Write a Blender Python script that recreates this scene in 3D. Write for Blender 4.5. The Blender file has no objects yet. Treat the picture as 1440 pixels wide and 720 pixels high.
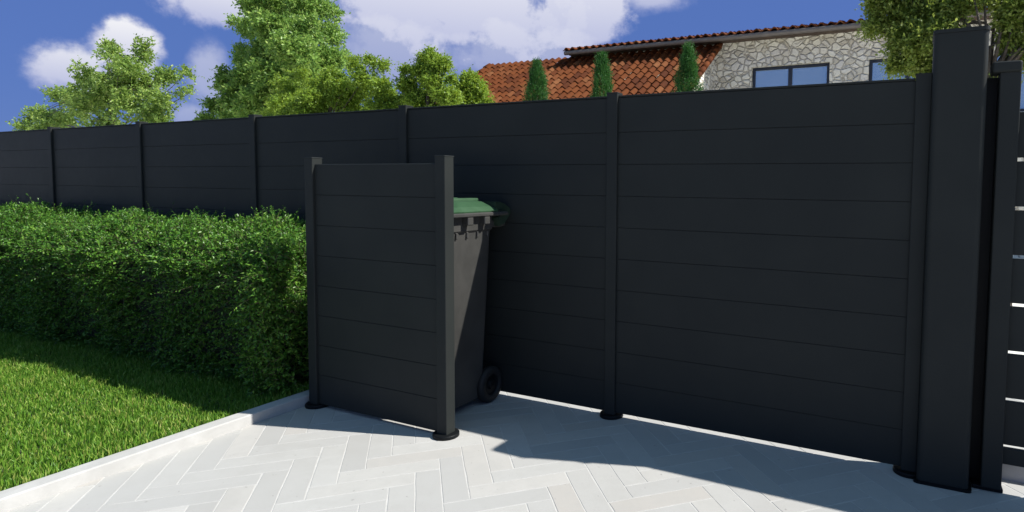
import bpy, bmesh, math, random
import numpy as np
from mathutils import Vector, Matrix

rng = np.random.default_rng(11)
random.seed(5)
scene = bpy.context.scene
COL = scene.collection
R = math.radians

# ------------------------------------------------------------------ camera
F, CX, CY = 840.66, 897.05, 313.28          # focal length and principal point for a 1440 x 720 picture
PITCH, ROLL, YAW, EYE = 0.0594357, 0.0123144, 0.429068, 1.3
_right = np.array([math.cos(YAW), math.sin(YAW), 0.0])
_fwd = np.array([-math.sin(YAW), math.cos(YAW), 0.0])
_up = np.array([0, 0, 1.0])
_f = _fwd * math.cos(PITCH) - _up * math.sin(PITCH)
_u = _up * math.cos(PITCH) + _fwd * math.sin(PITCH)
_r3 = _right * math.cos(ROLL) + _u * math.sin(ROLL)
_u3 = _u * math.cos(ROLL) - _right * math.sin(ROLL)

def ray(px, py):
    return _r3 * ((px - CX) / F) - _u3 * ((py - CY) / F) + _f

def at(px, py, Y):
    d = ray(px, py); t = Y / d[1]
    return np.array([d[0] * t, Y, EYE + d[2] * t])

def ppm(px, py, Y):                       # picture pixels per metre at that place
    p = at(px, py, Y) - np.array([0, 0, EYE])
    return F / float(p @ _f)

cam_d = bpy.data.cameras.new("camera"); cam = bpy.data.objects.new("camera", cam_d); COL.objects.link(cam)
cam_d.sensor_fit = 'HORIZONTAL'; cam_d.sensor_width = 36.0; cam_d.lens = F / 1440 * 36
cam_d.shift_x = (720 - CX) / 1440; cam_d.shift_y = (CY - 360) / 1440
cam_d.clip_start = 0.05; cam_d.clip_end = 2000
m = Matrix.Identity(4)
for i in range(3):
    m[i][0] = _r3[i]; m[i][1] = _u3[i]; m[i][2] = -_f[i]
m[2][3] = EYE
cam.matrix_world = m
scene.camera = cam

# ------------------------------------------------------------------ light
SUN_AZ = math.atan2(1.0, 0.2995)            # clockwise from +Y
SUN_EL = R(45)
sun_d = bpy.data.lights.new("sun", 'SUN'); sun_d.energy = 5.0; sun_d.angle = R(0.5); sun_d.color = (1.0, 0.965, 0.90)
sun = bpy.data.objects.new("sun", sun_d); COL.objects.link(sun)
sdir = Vector((math.sin(SUN_AZ) * math.cos(SUN_EL), math.cos(SUN_AZ) * math.cos(SUN_EL), math.sin(SUN_EL)))
sun.rotation_euler = sdir.to_track_quat('Z', 'Y').to_euler()
sun.location = sdir * 40

# ------------------------------------------------------------------ node helper
class NT:
    def __init__(s, tree): s.t = tree; s.n = tree.nodes; s.l = tree.links
    def new(s, typ, **kw):
        n = s.n.new(typ)
        for k, v in kw.items(): setattr(n, k, v)
        return n
    def link(s, a, b): s.l.new(a, b)
    def setin(s, sock, v):
        if isinstance(v, bpy.types.NodeSocket): s.l.new(v, sock)
        else: sock.default_value = v
    def math(s, op, a, b=None, c=None, clamp=False):
        n = s.new('ShaderNodeMath', operation=op, use_clamp=clamp)
        s.setin(n.inputs[0], a)
        if b is not None: s.setin(n.inputs[1], b)
        if c is not None: s.setin(n.inputs[2], c)
        return n.outputs[0]
    def mix(s, fac, a, b, blend='MIX'):
        n = s.new('ShaderNodeMix', data_type='RGBA', blend_type=blend)
        s.setin(n.inputs[0], fac); s.setin(n.inputs[6], a); s.setin(n.inputs[7], b)
        return n.outputs[2]
    def ramp(s, fac, stops, interp='LINEAR'):
        n = s.new('ShaderNodeValToRGB'); n.color_ramp.interpolation = interp
        els = n.color_ramp.elements
        while len(els) < len(stops): els.new(0.5)
        for e, (p, c) in zip(els, stops):
            e.position = p; e.color = (*c, 1) if len(c) == 3 else c
        s.setin(n.inputs[0], fac)
        return n.outputs[0]
    def noise(s, vec, scale, detail=3, rough=0.55, dist=0.0):
        n = s.new('ShaderNodeTexNoise'); n.inputs['Scale'].default_value = scale
        n.inputs['Detail'].default_value = detail; n.inputs['Roughness'].default_value = rough
        n.inputs['Distortion'].default_value = dist
        if vec is not None: s.link(vec, n.inputs['Vector'])
        return n.outputs[0]
    def smooth(s, v, a, b):
        n = s.new('ShaderNodeMapRange', interpolation_type='SMOOTHSTEP')
        s.setin(n.inputs[0], v); n.inputs[1].default_value = a; n.inputs[2].default_value = b
        return n.outputs[0]
    def bump(s, h, strength, dist, normal=None):
        n = s.new('ShaderNodeBump'); n.inputs['Strength'].default_value = strength; n.inputs['Distance'].default_value = dist
        s.link(h, n.inputs['Height'])
        if normal is not None: s.link(normal, n.inputs['Normal'])
        return n.outputs[0]

def new_mat(name):
    mt = bpy.data.materials.new(name); mt.use_nodes = True
    nt = NT(mt.node_tree); nt.n.clear()
    out = nt.new('ShaderNodeOutputMaterial'); p = nt.new('ShaderNodeBsdfPrincipled')
    nt.link(p.outputs[0], out.inputs[0])
    return mt, nt, p, out

def objco(nt): return nt.new('ShaderNodeTexCoord').outputs['Object']
def island(nt): return nt.new('ShaderNodeNewGeometry').outputs['Random Per Island']

# ------------------------------------------------------------------ sky
world = bpy.data.worlds.new("World"); scene.world = world; world.use_nodes = True
w = NT(world.node_tree); w.n.clear()
wout = w.new('ShaderNodeOutputWorld'); bg = w.new('ShaderNodeBackground'); w.link(bg.outputs[0], wout.inputs[0])
sky = w.new('ShaderNodeTexSky', sky_type='NISHITA'); sky.sun_disc = False
sky.sun_elevation = SUN_EL; sky.sun_rotation = SUN_AZ; sky.altitude = 300; sky.air_density = 1.0; sky.dust_density = 0.25; sky.ozone_density = 3.0
bg.inputs['Strength'].default_value = 0.062
tc = w.new('ShaderNodeTexCoord'); sep = w.new('ShaderNodeSeparateXYZ'); w.link(tc.outputs['Generated'], sep.inputs[0])
U = w.math('ARCTAN2', sep.outputs[0], sep.outputs[1])
V = w.math('DIVIDE', sep.outputs[2], w.math('SQRT', w.math('ADD', w.math('MULTIPLY', sep.outputs[0], sep.outputs[0]), w.math('MULTIPLY', sep.outputs[1], sep.outputs[1]))))
comb = w.new('ShaderNodeCombineXYZ'); w.link(U, comb.inputs[0]); w.link(V, comb.inputs[1])
n1 = w.noise(comb.outputs[0], 7.0, 8, 0.58, 0.2)
n2 = w.noise(comb.outputs[0], 22.0, 7, 0.62)
nz = w.math('ADD', w.math('MULTIPLY', w.math('SUBTRACT', n1, 0.5), 1.7), w.math('MULTIPLY', w.math('SUBTRACT', n2, 0.5), 0.95))
def uv(px, py):
    d = ray(px, py); return math.atan2(d[0], d[1]), d[2] / math.hypot(d[0], d[1])
clouds = [  # px, py, rx, ry (picture pixels), density, softness
    (640, 0, 235, 95, 1.0, 0.5), (815, 0, 84, 85, 1.0, 0.45), (560, 62, 150, 66, 0.62, 0.9), (720, 70, 165, 62, 0.62, 0.9),
    (300, 0, 84, 46, 1.0, 0.5), (172, 72, 62, 48, 1.0, 0.5), (100, 95, 78, 42, 0.95, 0.6), (150, 115, 95, 38, 0.75, 0.8),
    (296, 112, 36, 66, 0.6, 0.9), (920, -2, 62, 26, 0.8, 0.9), (270, 165, 40, 25, 0.5, 1.0)]
mask = None; light = None
for px, py, rx, ry, dens, soft in clouds:
    u0, v0 = uv(px, py); ru = abs(uv(px + rx, py)[0] - uv(px - rx, py)[0]) / 2; rv = abs(uv(px, py - ry)[1] - uv(px, py + ry)[1]) / 2
    a = w.math('DIVIDE', w.math('SUBTRACT', U, u0), ru); b = w.math('DIVIDE', w.math('SUBTRACT', V, v0), rv)
    d2 = w.math('SQRT', w.math('ADD', w.math('MULTIPLY', a, a), w.math('MULTIPLY', b, b)))
    dd = w.math('ADD', d2, nz)
    mk = w.math('MULTIPLY', w.math('SUBTRACT', 1.0, w.smooth(dd, 1.0 - soft * 0.75, 1.0 + soft * 0.12)), dens)
    lt = w.math('MULTIPLY', mk, w.math('ADD', w.math('MULTIPLY', b, 0.5), 0.5, clamp=True))
    mask = mk if mask is None else w.math('MAXIMUM', mask, mk)
    light = lt if light is None else w.math('MAXIMUM', light, lt)
skyhi = w.mix(1.0, sky.outputs[0], (1.48, 1.85, 1.52, 1), 'MULTIPLY')
skylo = w.mix(0.85, w.mix(1.0, sky.outputs[0], (0.5, 0.55, 0.85, 1), 'MULTIPLY'), (0.98, 1.88, 5.25, 1))
high = w.smooth(sep.outputs[2], 0.34, 0.75)
skyc = w.mix(high, skylo, skyhi)
# unseen broken cloud higher up, added to brighten the shaded ground
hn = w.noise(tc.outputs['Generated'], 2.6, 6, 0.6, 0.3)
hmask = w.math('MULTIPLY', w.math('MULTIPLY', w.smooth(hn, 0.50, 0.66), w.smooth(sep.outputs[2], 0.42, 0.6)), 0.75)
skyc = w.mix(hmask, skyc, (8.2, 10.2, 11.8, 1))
ccol = w.mix(w.math('MULTIPLY', light, 1.0, clamp=True), (4.4, 4.8, 7.4, 1), (9.4, 9.4, 9.7, 1))
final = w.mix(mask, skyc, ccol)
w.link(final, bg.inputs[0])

# ------------------------------------------------------------------ materials
def mat_anthracite(name, base=(0.0185, 0.0212, 0.0208), rough=0.58):
    mt, nt, p, _ = new_mat(name)
    co = objco(nt)
    big = nt.noise(co, 2.2, 3, 0.6); fine = nt.noise(co, 900, 2, 0.6); smear = nt.noise(co, 14, 4, 0.65)
    c = nt.mix(nt.smooth(big, 0.3, 0.75), (*base, 1), (base[0] * 1.22, base[1] * 1.2, base[2] * 1.17, 1))
    nt.link(c, p.inputs['Base Color'])
    r = nt.math('ADD', nt.math('MULTIPLY', smear, 0.14), rough - 0.07); nt.link(r, p.inputs['Roughness'])
    p.inputs['Specular IOR Level'].default_value = 0.14
    nt.link(nt.bump(fine, 0.12, 0.0006), p.inputs['Normal'])
    return mt
M_ANTH = mat_anthracite("anthracite_powder_coat")
M_PLATE = mat_anthracite("anthracite_cast", (0.006, 0.007, 0.008), 0.5)

def mat_paver():
    mt, nt, p, _ = new_mat("pale_concrete_paver")
    co = objco(nt); isl = island(nt)
    v = nt.new('ShaderNodeVectorMath', operation='ADD'); cm = nt.new('ShaderNodeCombineXYZ')
    nt.link(nt.math('MULTIPLY', isl, 37.0), cm.inputs[0]); nt.link(nt.math('MULTIPLY', isl, 91.0), cm.inputs[1])
    nt.link(co, v.inputs[0]); nt.link(cm.outputs[0], v.inputs[1]); vc = v.outputs[0]
    base = nt.ramp(isl, [(0, (0.345, 0.340, 0.328)), (0.25, (0.400, 0.395, 0.380)), (0.5, (0.370, 0.366, 0.355)), (0.75, (0.425, 0.42, 0.402)), (0.9, (0.39, 0.372, 0.348)), (1, (0.445, 0.438, 0.420))])
    cloud = nt.noise(vc, 9, 5, 0.65, 0.4); grain = nt.noise(vc, 260, 3, 0.7)
    pit = nt.noise(vc, 75, 3, 0.6)
    c = nt.mix(nt.math('MULTIPLY', nt.smooth(cloud, 0.35, 0.75), 0.42), base, (0.35, 0.345, 0.33, 1))
    c = nt.mix(nt.math('MULTIPLY', nt.smooth(grain, 0.52, 0.72), 0.28), c, (0.31, 0.31, 0.30, 1))
    c = nt.mix(nt.math('MULTIPLY', nt.smooth(pit, 0.69, 0.75), 0.55), c, (0.2, 0.2, 0.2, 1))
    worn = nt.noise(co, 1.7, 6, 0.7, 0.6)
    c = nt.mix(nt.math('MULTIPLY', nt.smooth(worn, 0.48, 0.72), 0.30), c, (0.32, 0.31, 0.29, 1))
    fl = nt.noise(co, 34, 2, 0.5)
    c = nt.mix(nt.math('MULTIPLY', nt.smooth(fl, 0.71, 0.76), 0.5), c, (0.16, 0.15, 0.14, 1))
    nt.link(c, p.inputs['Base Color']); p.inputs['Roughness'].default_value = 0.82
    h = nt.math('SUBTRACT', nt.math('MULTIPLY', grain, 0.5), nt.math('MULTIPLY', nt.smooth(pit, 0.66, 0.75), 1.0))
    nt.link(nt.bump(h, 0.35, 0.0025), p.inputs['Normal'])
    return mt
M_PAVER = mat_paver()

def mat_simple(name, c1, c2, scale, rough, bscale=60, bstr=0.3, bdist=0.004, spec=0.5):
    mt, nt, p, _ = new_mat(name); co = objco(nt)
    n = nt.noise(co, scale, 5, 0.65, 0.3)
    nt.link(nt.mix(nt.smooth(n, 0.3, 0.72), (*c1, 1), (*c2, 1)), p.inputs['Base Color'])
    p.inputs['Roughness'].default_value = rough; p.inputs['Specular IOR Level'].default_value = spec
    nt.link(nt.bump(nt.noise(co, bscale, 4, 0.7), bstr, bdist), p.inputs['Normal'])
    return mt
M_JOINT = mat_simple("pale_jointing_sand", (0.43, 0.425, 0.41), (0.50, 0.495, 0.48), 30, 0.9, 300, 0.4, 0.002)
M_KERB = mat_simple("pale_cast_kerb", (0.38, 0.375, 0.36), (0.45, 0.445, 0.43), 7, 0.85, 220, 0.3, 0.002)
M_SOIL = mat_simple("lawn_soil", (0.018, 0.026, 0.010), (0.03, 0.045, 0.014), 12, 0.95)
M_GROUND = mat_simple("pale_gravel_ground", (0.66, 0.64, 0.57), (0.74, 0.72, 0.66), 3, 0.95, 90, 0.5, 0.01)
M_BARK = mat_simple("bark", (0.055, 0.042, 0.03), (0.12, 0.10, 0.075), 20, 0.9, 45, 0.8, 0.02)
M_TWIG = mat_simple("twig_bark", (0.07, 0.05, 0.03), (0.15, 0.12, 0.08), 20, 0.8)
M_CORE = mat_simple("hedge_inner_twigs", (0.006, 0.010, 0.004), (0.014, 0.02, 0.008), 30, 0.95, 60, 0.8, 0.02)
M_RENDER = mat_simple("cream_render", (0.58, 0.54, 0.46), (0.66, 0.62, 0.54), 2, 0.9)
M_RUBBER = mat_simple("black_rubber", (0.006, 0.006, 0.0065), (0.011, 0.011, 0.011), 20, 0.7)
M_GUTTER = mat_simple("brown_grey_gutter", (0.10, 0.085, 0.075), (0.14, 0.12, 0.11), 4, 0.45)
M_TIMBER = mat_simple("dark_eave_timber", (0.045, 0.028, 0.02), (0.08, 0.05, 0.035), 6, 0.7)
M_FRAME = mat_simple("dark_window_frame", (0.012, 0.016, 0.026), (0.018, 0.022, 0.034), 4, 0.4, 60, 0.05)

def mat_plastic(name, c1, c2, rough=0.42):
    mt, nt, p, _ = new_mat(name); co = objco(nt)
    n = nt.noise(co, 6, 4, 0.6, 0.3); sc = nt.noise(co, 380, 2, 0.6)
    nt.link(nt.mix(nt.smooth(n, 0.3, 0.7), (*c1, 1), (*c2, 1)), p.inputs['Base Color'])
    nt.link(nt.math('ADD', nt.math('MULTIPLY', n, 0.2), rough - 0.1), p.inputs['Roughness'])
    nt.link(nt.bump(sc, 0.15, 0.001), p.inputs['Normal'])
    return mt
M_BIN = mat_plastic("dark_grey_bin_plastic", (0.034, 0.0335, 0.0315), (0.046, 0.045, 0.042), 0.5)
M_LID = mat_plastic("green_bin_plastic", (0.025, 0.066, 0.030), (0.034, 0.083, 0.040), 0.42)
M_HOOD = mat_plastic("shaded_green_bin_plastic", (0.010, 0.024, 0.014), (0.016, 0.034, 0.02), 0.5)  # lid green darkened: the fence's shade is put into the hood's colour

def mat_leaf(name, cols, trans=(0.10, 0.2, 0.02), tfac=0.3, rough=0.5, patch=1.6):
    mt, nt, p, out = new_mat(name); isl = island(nt)
    nc = nt.noise(objco(nt), patch, 4, 0.65)
    f = nt.math('ADD', nt.math('MULTIPLY', isl, 0.85), nt.math('MULTIPLY', nt.math('SUBTRACT', nc, 0.3), 0.5), clamp=True)
    n = len(cols)
    c = nt.ramp(f, [(i / (n - 1), c) for i, c in enumerate(cols)])
    nt.link(c, p.inputs['Base Color']); p.inputs['Roughness'].default_value = rough; p.inputs['Specular IOR Level'].default_value = 0.35
    tr = nt.new('ShaderNodeBsdfTranslucent'); nt.link(nt.mix(0.6, c, (*trans, 1)), tr.inputs[0])
    mx = nt.new('ShaderNodeMixShader'); mx.inputs[0].default_value = tfac
    nt.link(p.outputs[0], mx.inputs[1]); nt.link(tr.outputs[0], mx.inputs[2]); nt.link(mx.outputs[0], out.inputs[0])
    return mt
M_GRASS = mat_leaf("grass_blade", [(0.040, 0.110, 0.010), (0.075, 0.185, 0.016), (0.110, 0.255, 0.024), (0.165, 0.320, 0.034), (0.250, 0.385, 0.055), (0.40, 0.40, 0.12)], (0.13, 0.30, 0.03), 0.35, 0.5, 4.5)
M_HEDGE = mat_leaf("hedge_leaf", [(0.029, 0.086, 0.011), (0.054, 0.158, 0.018), (0.092, 0.238, 0.026), (0.186, 0.333, 0.044)], (0.08, 0.16, 0.02), 0.3, 0.38)
M_LF_AIRY = mat_leaf("airy_tree_leaf", [(0.074, 0.135, 0.039), (0.135, 0.234, 0.050), (0.227, 0.342, 0.075), (0.351, 0.432, 0.106)], (0.40, 0.55, 0.09), 0.42, 0.4)
M_LF_DENSE = mat_leaf("dense_tree_leaf", [(0.082, 0.165, 0.037), (0.137, 0.254, 0.049), (0.218, 0.364, 0.066), (0.382, 0.484, 0.115)], (0.30, 0.46, 0.10), 0.38, 0.4)
M_LF_OLIVE = mat_leaf("yellow_green_leaf", [(0.087, 0.161, 0.021), (0.149, 0.265, 0.030), (0.226, 0.358, 0.044), (0.331, 0.455, 0.065)], (0.44, 0.52, 0.05), 0.42, 0.42)
M_LF_CYP = mat_leaf("cypress_leaf", [(0.016, 0.073, 0.014), (0.026, 0.114, 0.022), (0.040, 0.155, 0.026), (0.079, 0.211, 0.036)], (0.05, 0.14, 0.02), 0.3)
M_LF_RIGHT = mat_leaf("mottled_tree_leaf", [(0.061, 0.111, 0.019), (0.121, 0.190, 0.030), (0.207, 0.275, 0.053), (0.343, 0.396, 0.103)], (0.36, 0.42, 0.07), 0.4, 0.42)

def mat_stone():
    mt, nt, p, _ = new_mat("rubble_stone_wall"); co = objco(nt)
    mp = nt.new('ShaderNodeMapping'); nt.link(co, mp.inputs[0]); mp.inputs['Scale'].default_value = (1, 1, 1.18)
    dn = nt.new('ShaderNodeTexNoise'); dn.inputs['Scale'].default_value = 3.0; dn.inputs['Detail'].default_value = 4; nt.link(mp.outputs[0], dn.inputs['Vector'])
    va = nt.new('ShaderNodeVectorMath', operation='MULTIPLY_ADD'); nt.link(dn.outputs['Color'], va.inputs[0])
    va.inputs[1].default_value = (0.16, 0.16, 0.16); nt.link(mp.outputs[0], va.inputs[2])
    vo = nt.new('ShaderNodeTexVoronoi', feature='F1'); vo.inputs['Scale'].default_value = 6.3; vo.inputs['Randomness'].default_value = 0.9; nt.link(va.outputs[0], vo.inputs['Vector'])
    ve = nt.new('ShaderNodeTexVoronoi', feature='DISTANCE_TO_EDGE'); ve.inputs['Scale'].default_value = 6.3; ve.inputs['Randomness'].default_value = 0.9; nt.link(va.outputs[0], ve.inputs['Vector'])
    sp = nt.new('ShaderNodeSeparateColor'); nt.link(vo.outputs['Color'], sp.inputs[0])
    st = nt.ramp(sp.outputs[0], [(0, (0.50, 0.46, 0.38)), (0.3, (0.68, 0.64, 0.54)), (0.6, (0.76, 0.73, 0.63)), (0.85, (0.63, 0.60, 0.54)), (1, (0.80, 0.77, 0.69))])
    gr = nt.noise(co, 18, 6, 0.7, 0.4)
    st = nt.mix(nt.math('MULTIPLY', nt.smooth(gr, 0.42, 0.7), 0.45), st, (0.52, 0.48, 0.40, 1))
    e = nt.math('ADD', ve.outputs['Distance'], nt.math('MULTIPLY', nt.math('SUBTRACT', nt.noise(co, 26, 3, 0.6), 0.5), 0.05))
    jm = nt.smooth(e, 0.006, 0.045)
    nt.link(nt.mix(jm, (0.34, 0.305, 0.24, 1), st), p.inputs['Base Color'])
    h = nt.math('ADD', nt.math('MULTIPLY', nt.smooth(e, 0.0, 0.16), 1.0), nt.math('MULTIPLY', gr, 0.3))
    nt.link(nt.bump(h, 0.8, 0.05), p.inputs['Normal']); p.inputs['Roughness'].default_value = 0.9
    return mt
M_STONE = mat_stone()

def mat_tile():
    mt, nt, p, _ = new_mat("terracotta_tile"); co = objco(nt); isl = island(nt)
    c = nt.ramp(isl, [(0, (0.060, 0.016, 0.005)), (0.3, (0.095, 0.026, 0.007)), (0.55, (0.125, 0.037, 0.010)), (0.8, (0.11, 0.030, 0.008)), (1, (0.18, 0.072, 0.028))])
    n = nt.noise(co, 7, 5, 0.7, 0.5)
    c = nt.mix(nt.math('MULTIPLY', nt.smooth(n, 0.45, 0.75), 0.55), c, (0.05, 0.017, 0.009, 1))
    li = nt.noise(co, 2.3, 4, 0.7)
    c = nt.mix(nt.math('MULTIPLY', nt.smooth(li, 0.56, 0.72), 0.25), c, (0.07, 0.055, 0.025, 1))
    nt.link(c, p.inputs['Base Color']); p.inputs['Roughness'].default_value = 0.85; p.inputs['Specular IOR Level'].default_value = 0.12
    nt.link(nt.bump(nt.noise(co, 60, 4, 0.7), 0.3, 0.006), p.inputs['Normal'])
    return mt
M_TILE = mat_tile()

def mat_glass():
    mt, nt, p, _ = new_mat("window_glass")
    co = objco(nt); n = nt.noise(co, 0.8, 2, 0.5)
    nt.link(nt.mix(n, (0.50, 0.62, 0.62, 1), (0.60, 0.72, 0.72, 1)), p.inputs['Base Color'])
    p.inputs['Roughness'].default_value = 0.03; p.inputs['Metallic'].default_value = 0.75
    nt.link(nt.bump(nt.noise(co, 1.5, 2, 0.5), 0.05, 0.01), p.inputs['Normal'])
    return mt
M_GLASS = mat_glass()

# ------------------------------------------------------------------ object helpers
def link(name, me, mt=None, parent=None):
    o = bpy.data.objects.new(name, me); COL.objects.link(o)
    if mt is not None and me is not None: me.materials.append(mt)
    if parent is not None: o.parent = parent
    return o

def tag(o, label=None, cat=None, group=None, kind=None):
    if label: o['label'] = label
    if cat: o['category'] = cat
    if group: o['group'] = group
    if kind: o['kind'] = kind
    return o

def empty(name, loc, label=None, cat=None, group=None):
    o = bpy.data.objects.new(name, None); COL.objects.link(o); o.location = loc; o.empty_display_size = 0.2
    return tag(o, label, cat, group)

def finish(bm, name, mt, parent=None, smooth=False):
    me = bpy.data.meshes.new(name); bm.normal_update(); bm.to_mesh(me); bm.free()
    if smooth: me.polygons.foreach_set('use_smooth', [True] * len(me.polygons))
    return link(name, me, mt, parent)

def bx(bm, x0, x1, y0, y1, z0, z1, bevel=0.0, seg=2, vertical_only=False):
    g = bmesh.ops.create_cube(bm, size=1)
    vs = g['verts']
    for v in vs:
        v.co = Vector(((x0 + x1) / 2 + v.co.x * (x1 - x0), (y0 + y1) / 2 + v.co.y * (y1 - y0), (z0 + z1) / 2 + v.co.z * (z1 - z0)))
    if bevel > 0:
        es = {e for v in vs for e in v.link_edges}
        if vertical_only: es = {e for e in es if abs(e.verts[0].co.z - e.verts[1].co.z) > 1e-5}
        bmesh.ops.bevel(bm, geom=list(es), offset=bevel, segments=seg, profile=0.5, affect='EDGES')

def disc(bm, cx, cy, r0, r1, z0, z1, n=40, ch=0.006):
    rings = [(r0, z0), (r0, z1 - ch), (r0 - ch * 0.4, z1 - ch * 0.3), (r1, z1)]
    vv = [[bm.verts.new((cx + r * math.cos(2 * math.pi * k / n), cy + r * math.sin(2 * math.pi * k / n), z)) for k in range(n)] for r, z in rings]
    for a, b in zip(vv, vv[1:]):
        for k in range(n): bm.faces.new((a[k], a[(k + 1) % n], b[(k + 1) % n], b[k]))
    bm.faces.new(vv[-1]); bm.faces.new(list(reversed(vv[0])))

def fast_mesh(name, verts, faces_flat, loop_tot):
    me = bpy.data.meshes.new(name)
    me.vertices.add(len(verts)); me.vertices.foreach_set('co', np.asarray(verts, np.float32).ravel())
    nl = len(faces_flat); me.loops.add(nl); me.loops.foreach_set('vertex_index', np.asarray(faces_flat, np.int32))
    nf = len(loop_tot); me.polygons.add(nf)
    st = np.concatenate([[0], np.cumsum(loop_tot)[:-1]]).astype(np.int32)
    me.polygons.foreach_set('loop_start', st); me.polygons.foreach_set('loop_total', np.asarray(loop_tot, np.int32))
    me.update(calc_edges=True)
    me.shade_flat()
    return me

def unit(a): return a / np.maximum(np.linalg.norm(a, axis=-1, keepdims=True), 1e-9)

def leaf_mesh(name, P, A, N, L, W, fold=0.12):
    """one folded diamond per leaf: base, left, tip, right"""
    A = unit(A); S = unit(np.cross(A, N)); N = unit(np.cross(S, A))
    L = L[:, None]; W = W[:, None]
    v0 = P; v1 = P + A * L * 0.45 + S * W * 0.5 + N * W * fold; v2 = P + A * L - N * L * 0.08; v3 = P + A * L * 0.45 - S * W * 0.5 + N * W * fold
    V = np.stack([v0, v1, v2, v3], 1).reshape(-1, 3)
    n = len(P); b = np.arange(n) * 4
    Fc = np.stack([b, b + 2, b + 1, b, b + 3, b + 2], 1).ravel()
    return fast_mesh(name, V, Fc, np.full(n * 2, 3))

def tubes(bm, pts, rad, n=6):
    """tapered tube along points"""
    rings = []
    pts = [Vector(p) for p in pts]
    for i, p in enumerate(pts):
        d = (pts[min(i + 1, len(pts) - 1)] - pts[max(i - 1, 0)]).normalized()
        a = d.orthogonal().normalized(); b = d.cross(a)
        rings.append([bm.verts.new(p + (a * math.cos(2 * math.pi * k / n) + b * math.sin(2 * math.pi * k / n)) * rad[i]) for k in range(n)])
    # align rings
    for r0, r1 in zip(rings, rings[1:]):
        best = min(range(n), key=lambda s: sum((r0[k].co - r1[(k + s) % n].co).length_squared for k in range(n)))
        r1[:] = r1[best:] + r1[:best]
        for k in range(n): bm.faces.new((r0[k], r0[(k + 1) % n], r1[(k + 1) % n], r1[k]))
    bm.faces.new(list(reversed(rings[0]))); bm.faces.new(rings[-1])

# ------------------------------------------------------------------ ground
bm = bmesh.new()
for x0, x1, y0, y1 in ((-400, 400, -400, 700),):
    vs = [bm.verts.new((x, y, -0.012)) for x, y in ((x0, y0), (x1, y0), (x1, y1), (x0, y1))]; bm.faces.new(vs)
tag(finish(bm, "ground", M_GROUND), kind='structure')

# paving: joint sheet and herringbone blocks
bm = bmesh.new()
bm.faces.new([bm.verts.new((x, y, -0.0012)) for x, y in ((-3.22, -2.5), (4.2, -2.5), (4.2, 4.6), (-3.22, 4.6))])
tag(finish(bm, "paving_joints", M_JOINT), kind='structure')
UNIT = 0.1067; S0, T0 = -0.440, 3.240
V_, F_, T_ = [], [], []
q = 1 / math.sqrt(2)
def paver(s0, s1, t0, t1):
    g = 0.0024; ch = 0.0012
    def w2(s, t): return (s - t) * q, (s + t) * q
    cxx, cyy = w2((s0 + s1) / 2, (t0 + t1) / 2)
    if not (-3.50 < cxx < 4.1 and -2.4 < cyy < 4.5): return
    s0 += g; s1 -= g; t0 += g; t1 -= g
    hi = random.uniform(0, 0.0004)
    # outline with slightly uneven long edges
    pts = []
    def edge(a, b, n):
        for k in range(n):
            f = k / n; pts.append((a[0] + (b[0] - a[0]) * f, a[1] + (b[1] - a[1]) * f))
    ns = 4 if s1 - s0 > t1 - t0 else 2; ntt = 4 if t1 - t0 > s1 - s0 else 2
    edge((s0, t0), (s1, t0), ns); edge((s1, t0), (s1, t1), ntt); edge((s1, t1), (s0, t1), ns); edge((s0, t1), (s0, t0), ntt)
    cs, ct = (s0 + s1) / 2, (t0 + t1) / 2
    base = len(V_); n = len(pts); jit = [(random.gauss(0, 0.0011), random.gauss(0, 0.0011)) for _ in pts]
    for lvl in range(3):
        for (s, t), (js, jt) in zip(pts, jit):
            s += js; t += jt
            if lvl == 2: s += ch * (1 if s < cs else -1); t += ch * (1 if t < ct else -1)
            x, y = w2(s, t); V_.append((x, y, (-0.012, -0.0007, 0.0)[lvl] + hi))
    for lvl in range(2):
        for k in range(n):
            a = base + lvl * n + k; b = base + lvl * n + (k + 1) % n
            F_.extend((a, b, b + n, a + n)); T_.append(4)
    F_.extend(range(base + 2 * n, base + 3 * n)); T_.append(n)
for i in range(-70, 90):
    for k in range(-14, 14):
        j = i - 4 + 8 * k
        paver(S0 + i * UNIT, S0 + (i + 1) * UNIT, T0 + j * UNIT, T0 + (j + 4) * UNIT)
        ii = i - 3 + 8 * k      # row index i, start column ii
        paver(S0 + ii * UNIT, S0 + (ii + 4) * UNIT, T0 + i * UNIT, T0 + (i + 1) * UNIT)
o = link("driveway_paving", fast_mesh("driveway_paving", V_, F_, T_), M_PAVER); tag(o, kind='structure')

# kerb
KX0, KX1, KZ = -3.268, -3.181, 0.058
bm = bmesh.new()
y = -2.5
while y < 2.88:
    y2 = 2.88
    bx(bm, KX0, KX1, y, y2, -0.05, KZ, 0.006, 2); y = y2
tag(finish(bm, "kerb", M_KERB), kind='structure')

# lawn
bm = bmesh.new()
nx, ny = 60, 40
gv = [[bm.verts.new((-14 + (KX0 - 0.001 + 14) * i / nx, -3.5 + 6.35 * j / ny, 0.034 + 0.006 * math.sin(i * 1.7 + j) * math.cos(j * 1.3))) for j in range(ny + 1)] for i in range(nx + 1)]
for i in range(nx):
    for j in range(ny): bm.faces.new((gv[i][j], gv[i + 1][j], gv[i + 1][j + 1], gv[i][j + 1]))
tag(finish(bm, "lawn", M_SOIL), kind='structure')

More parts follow.
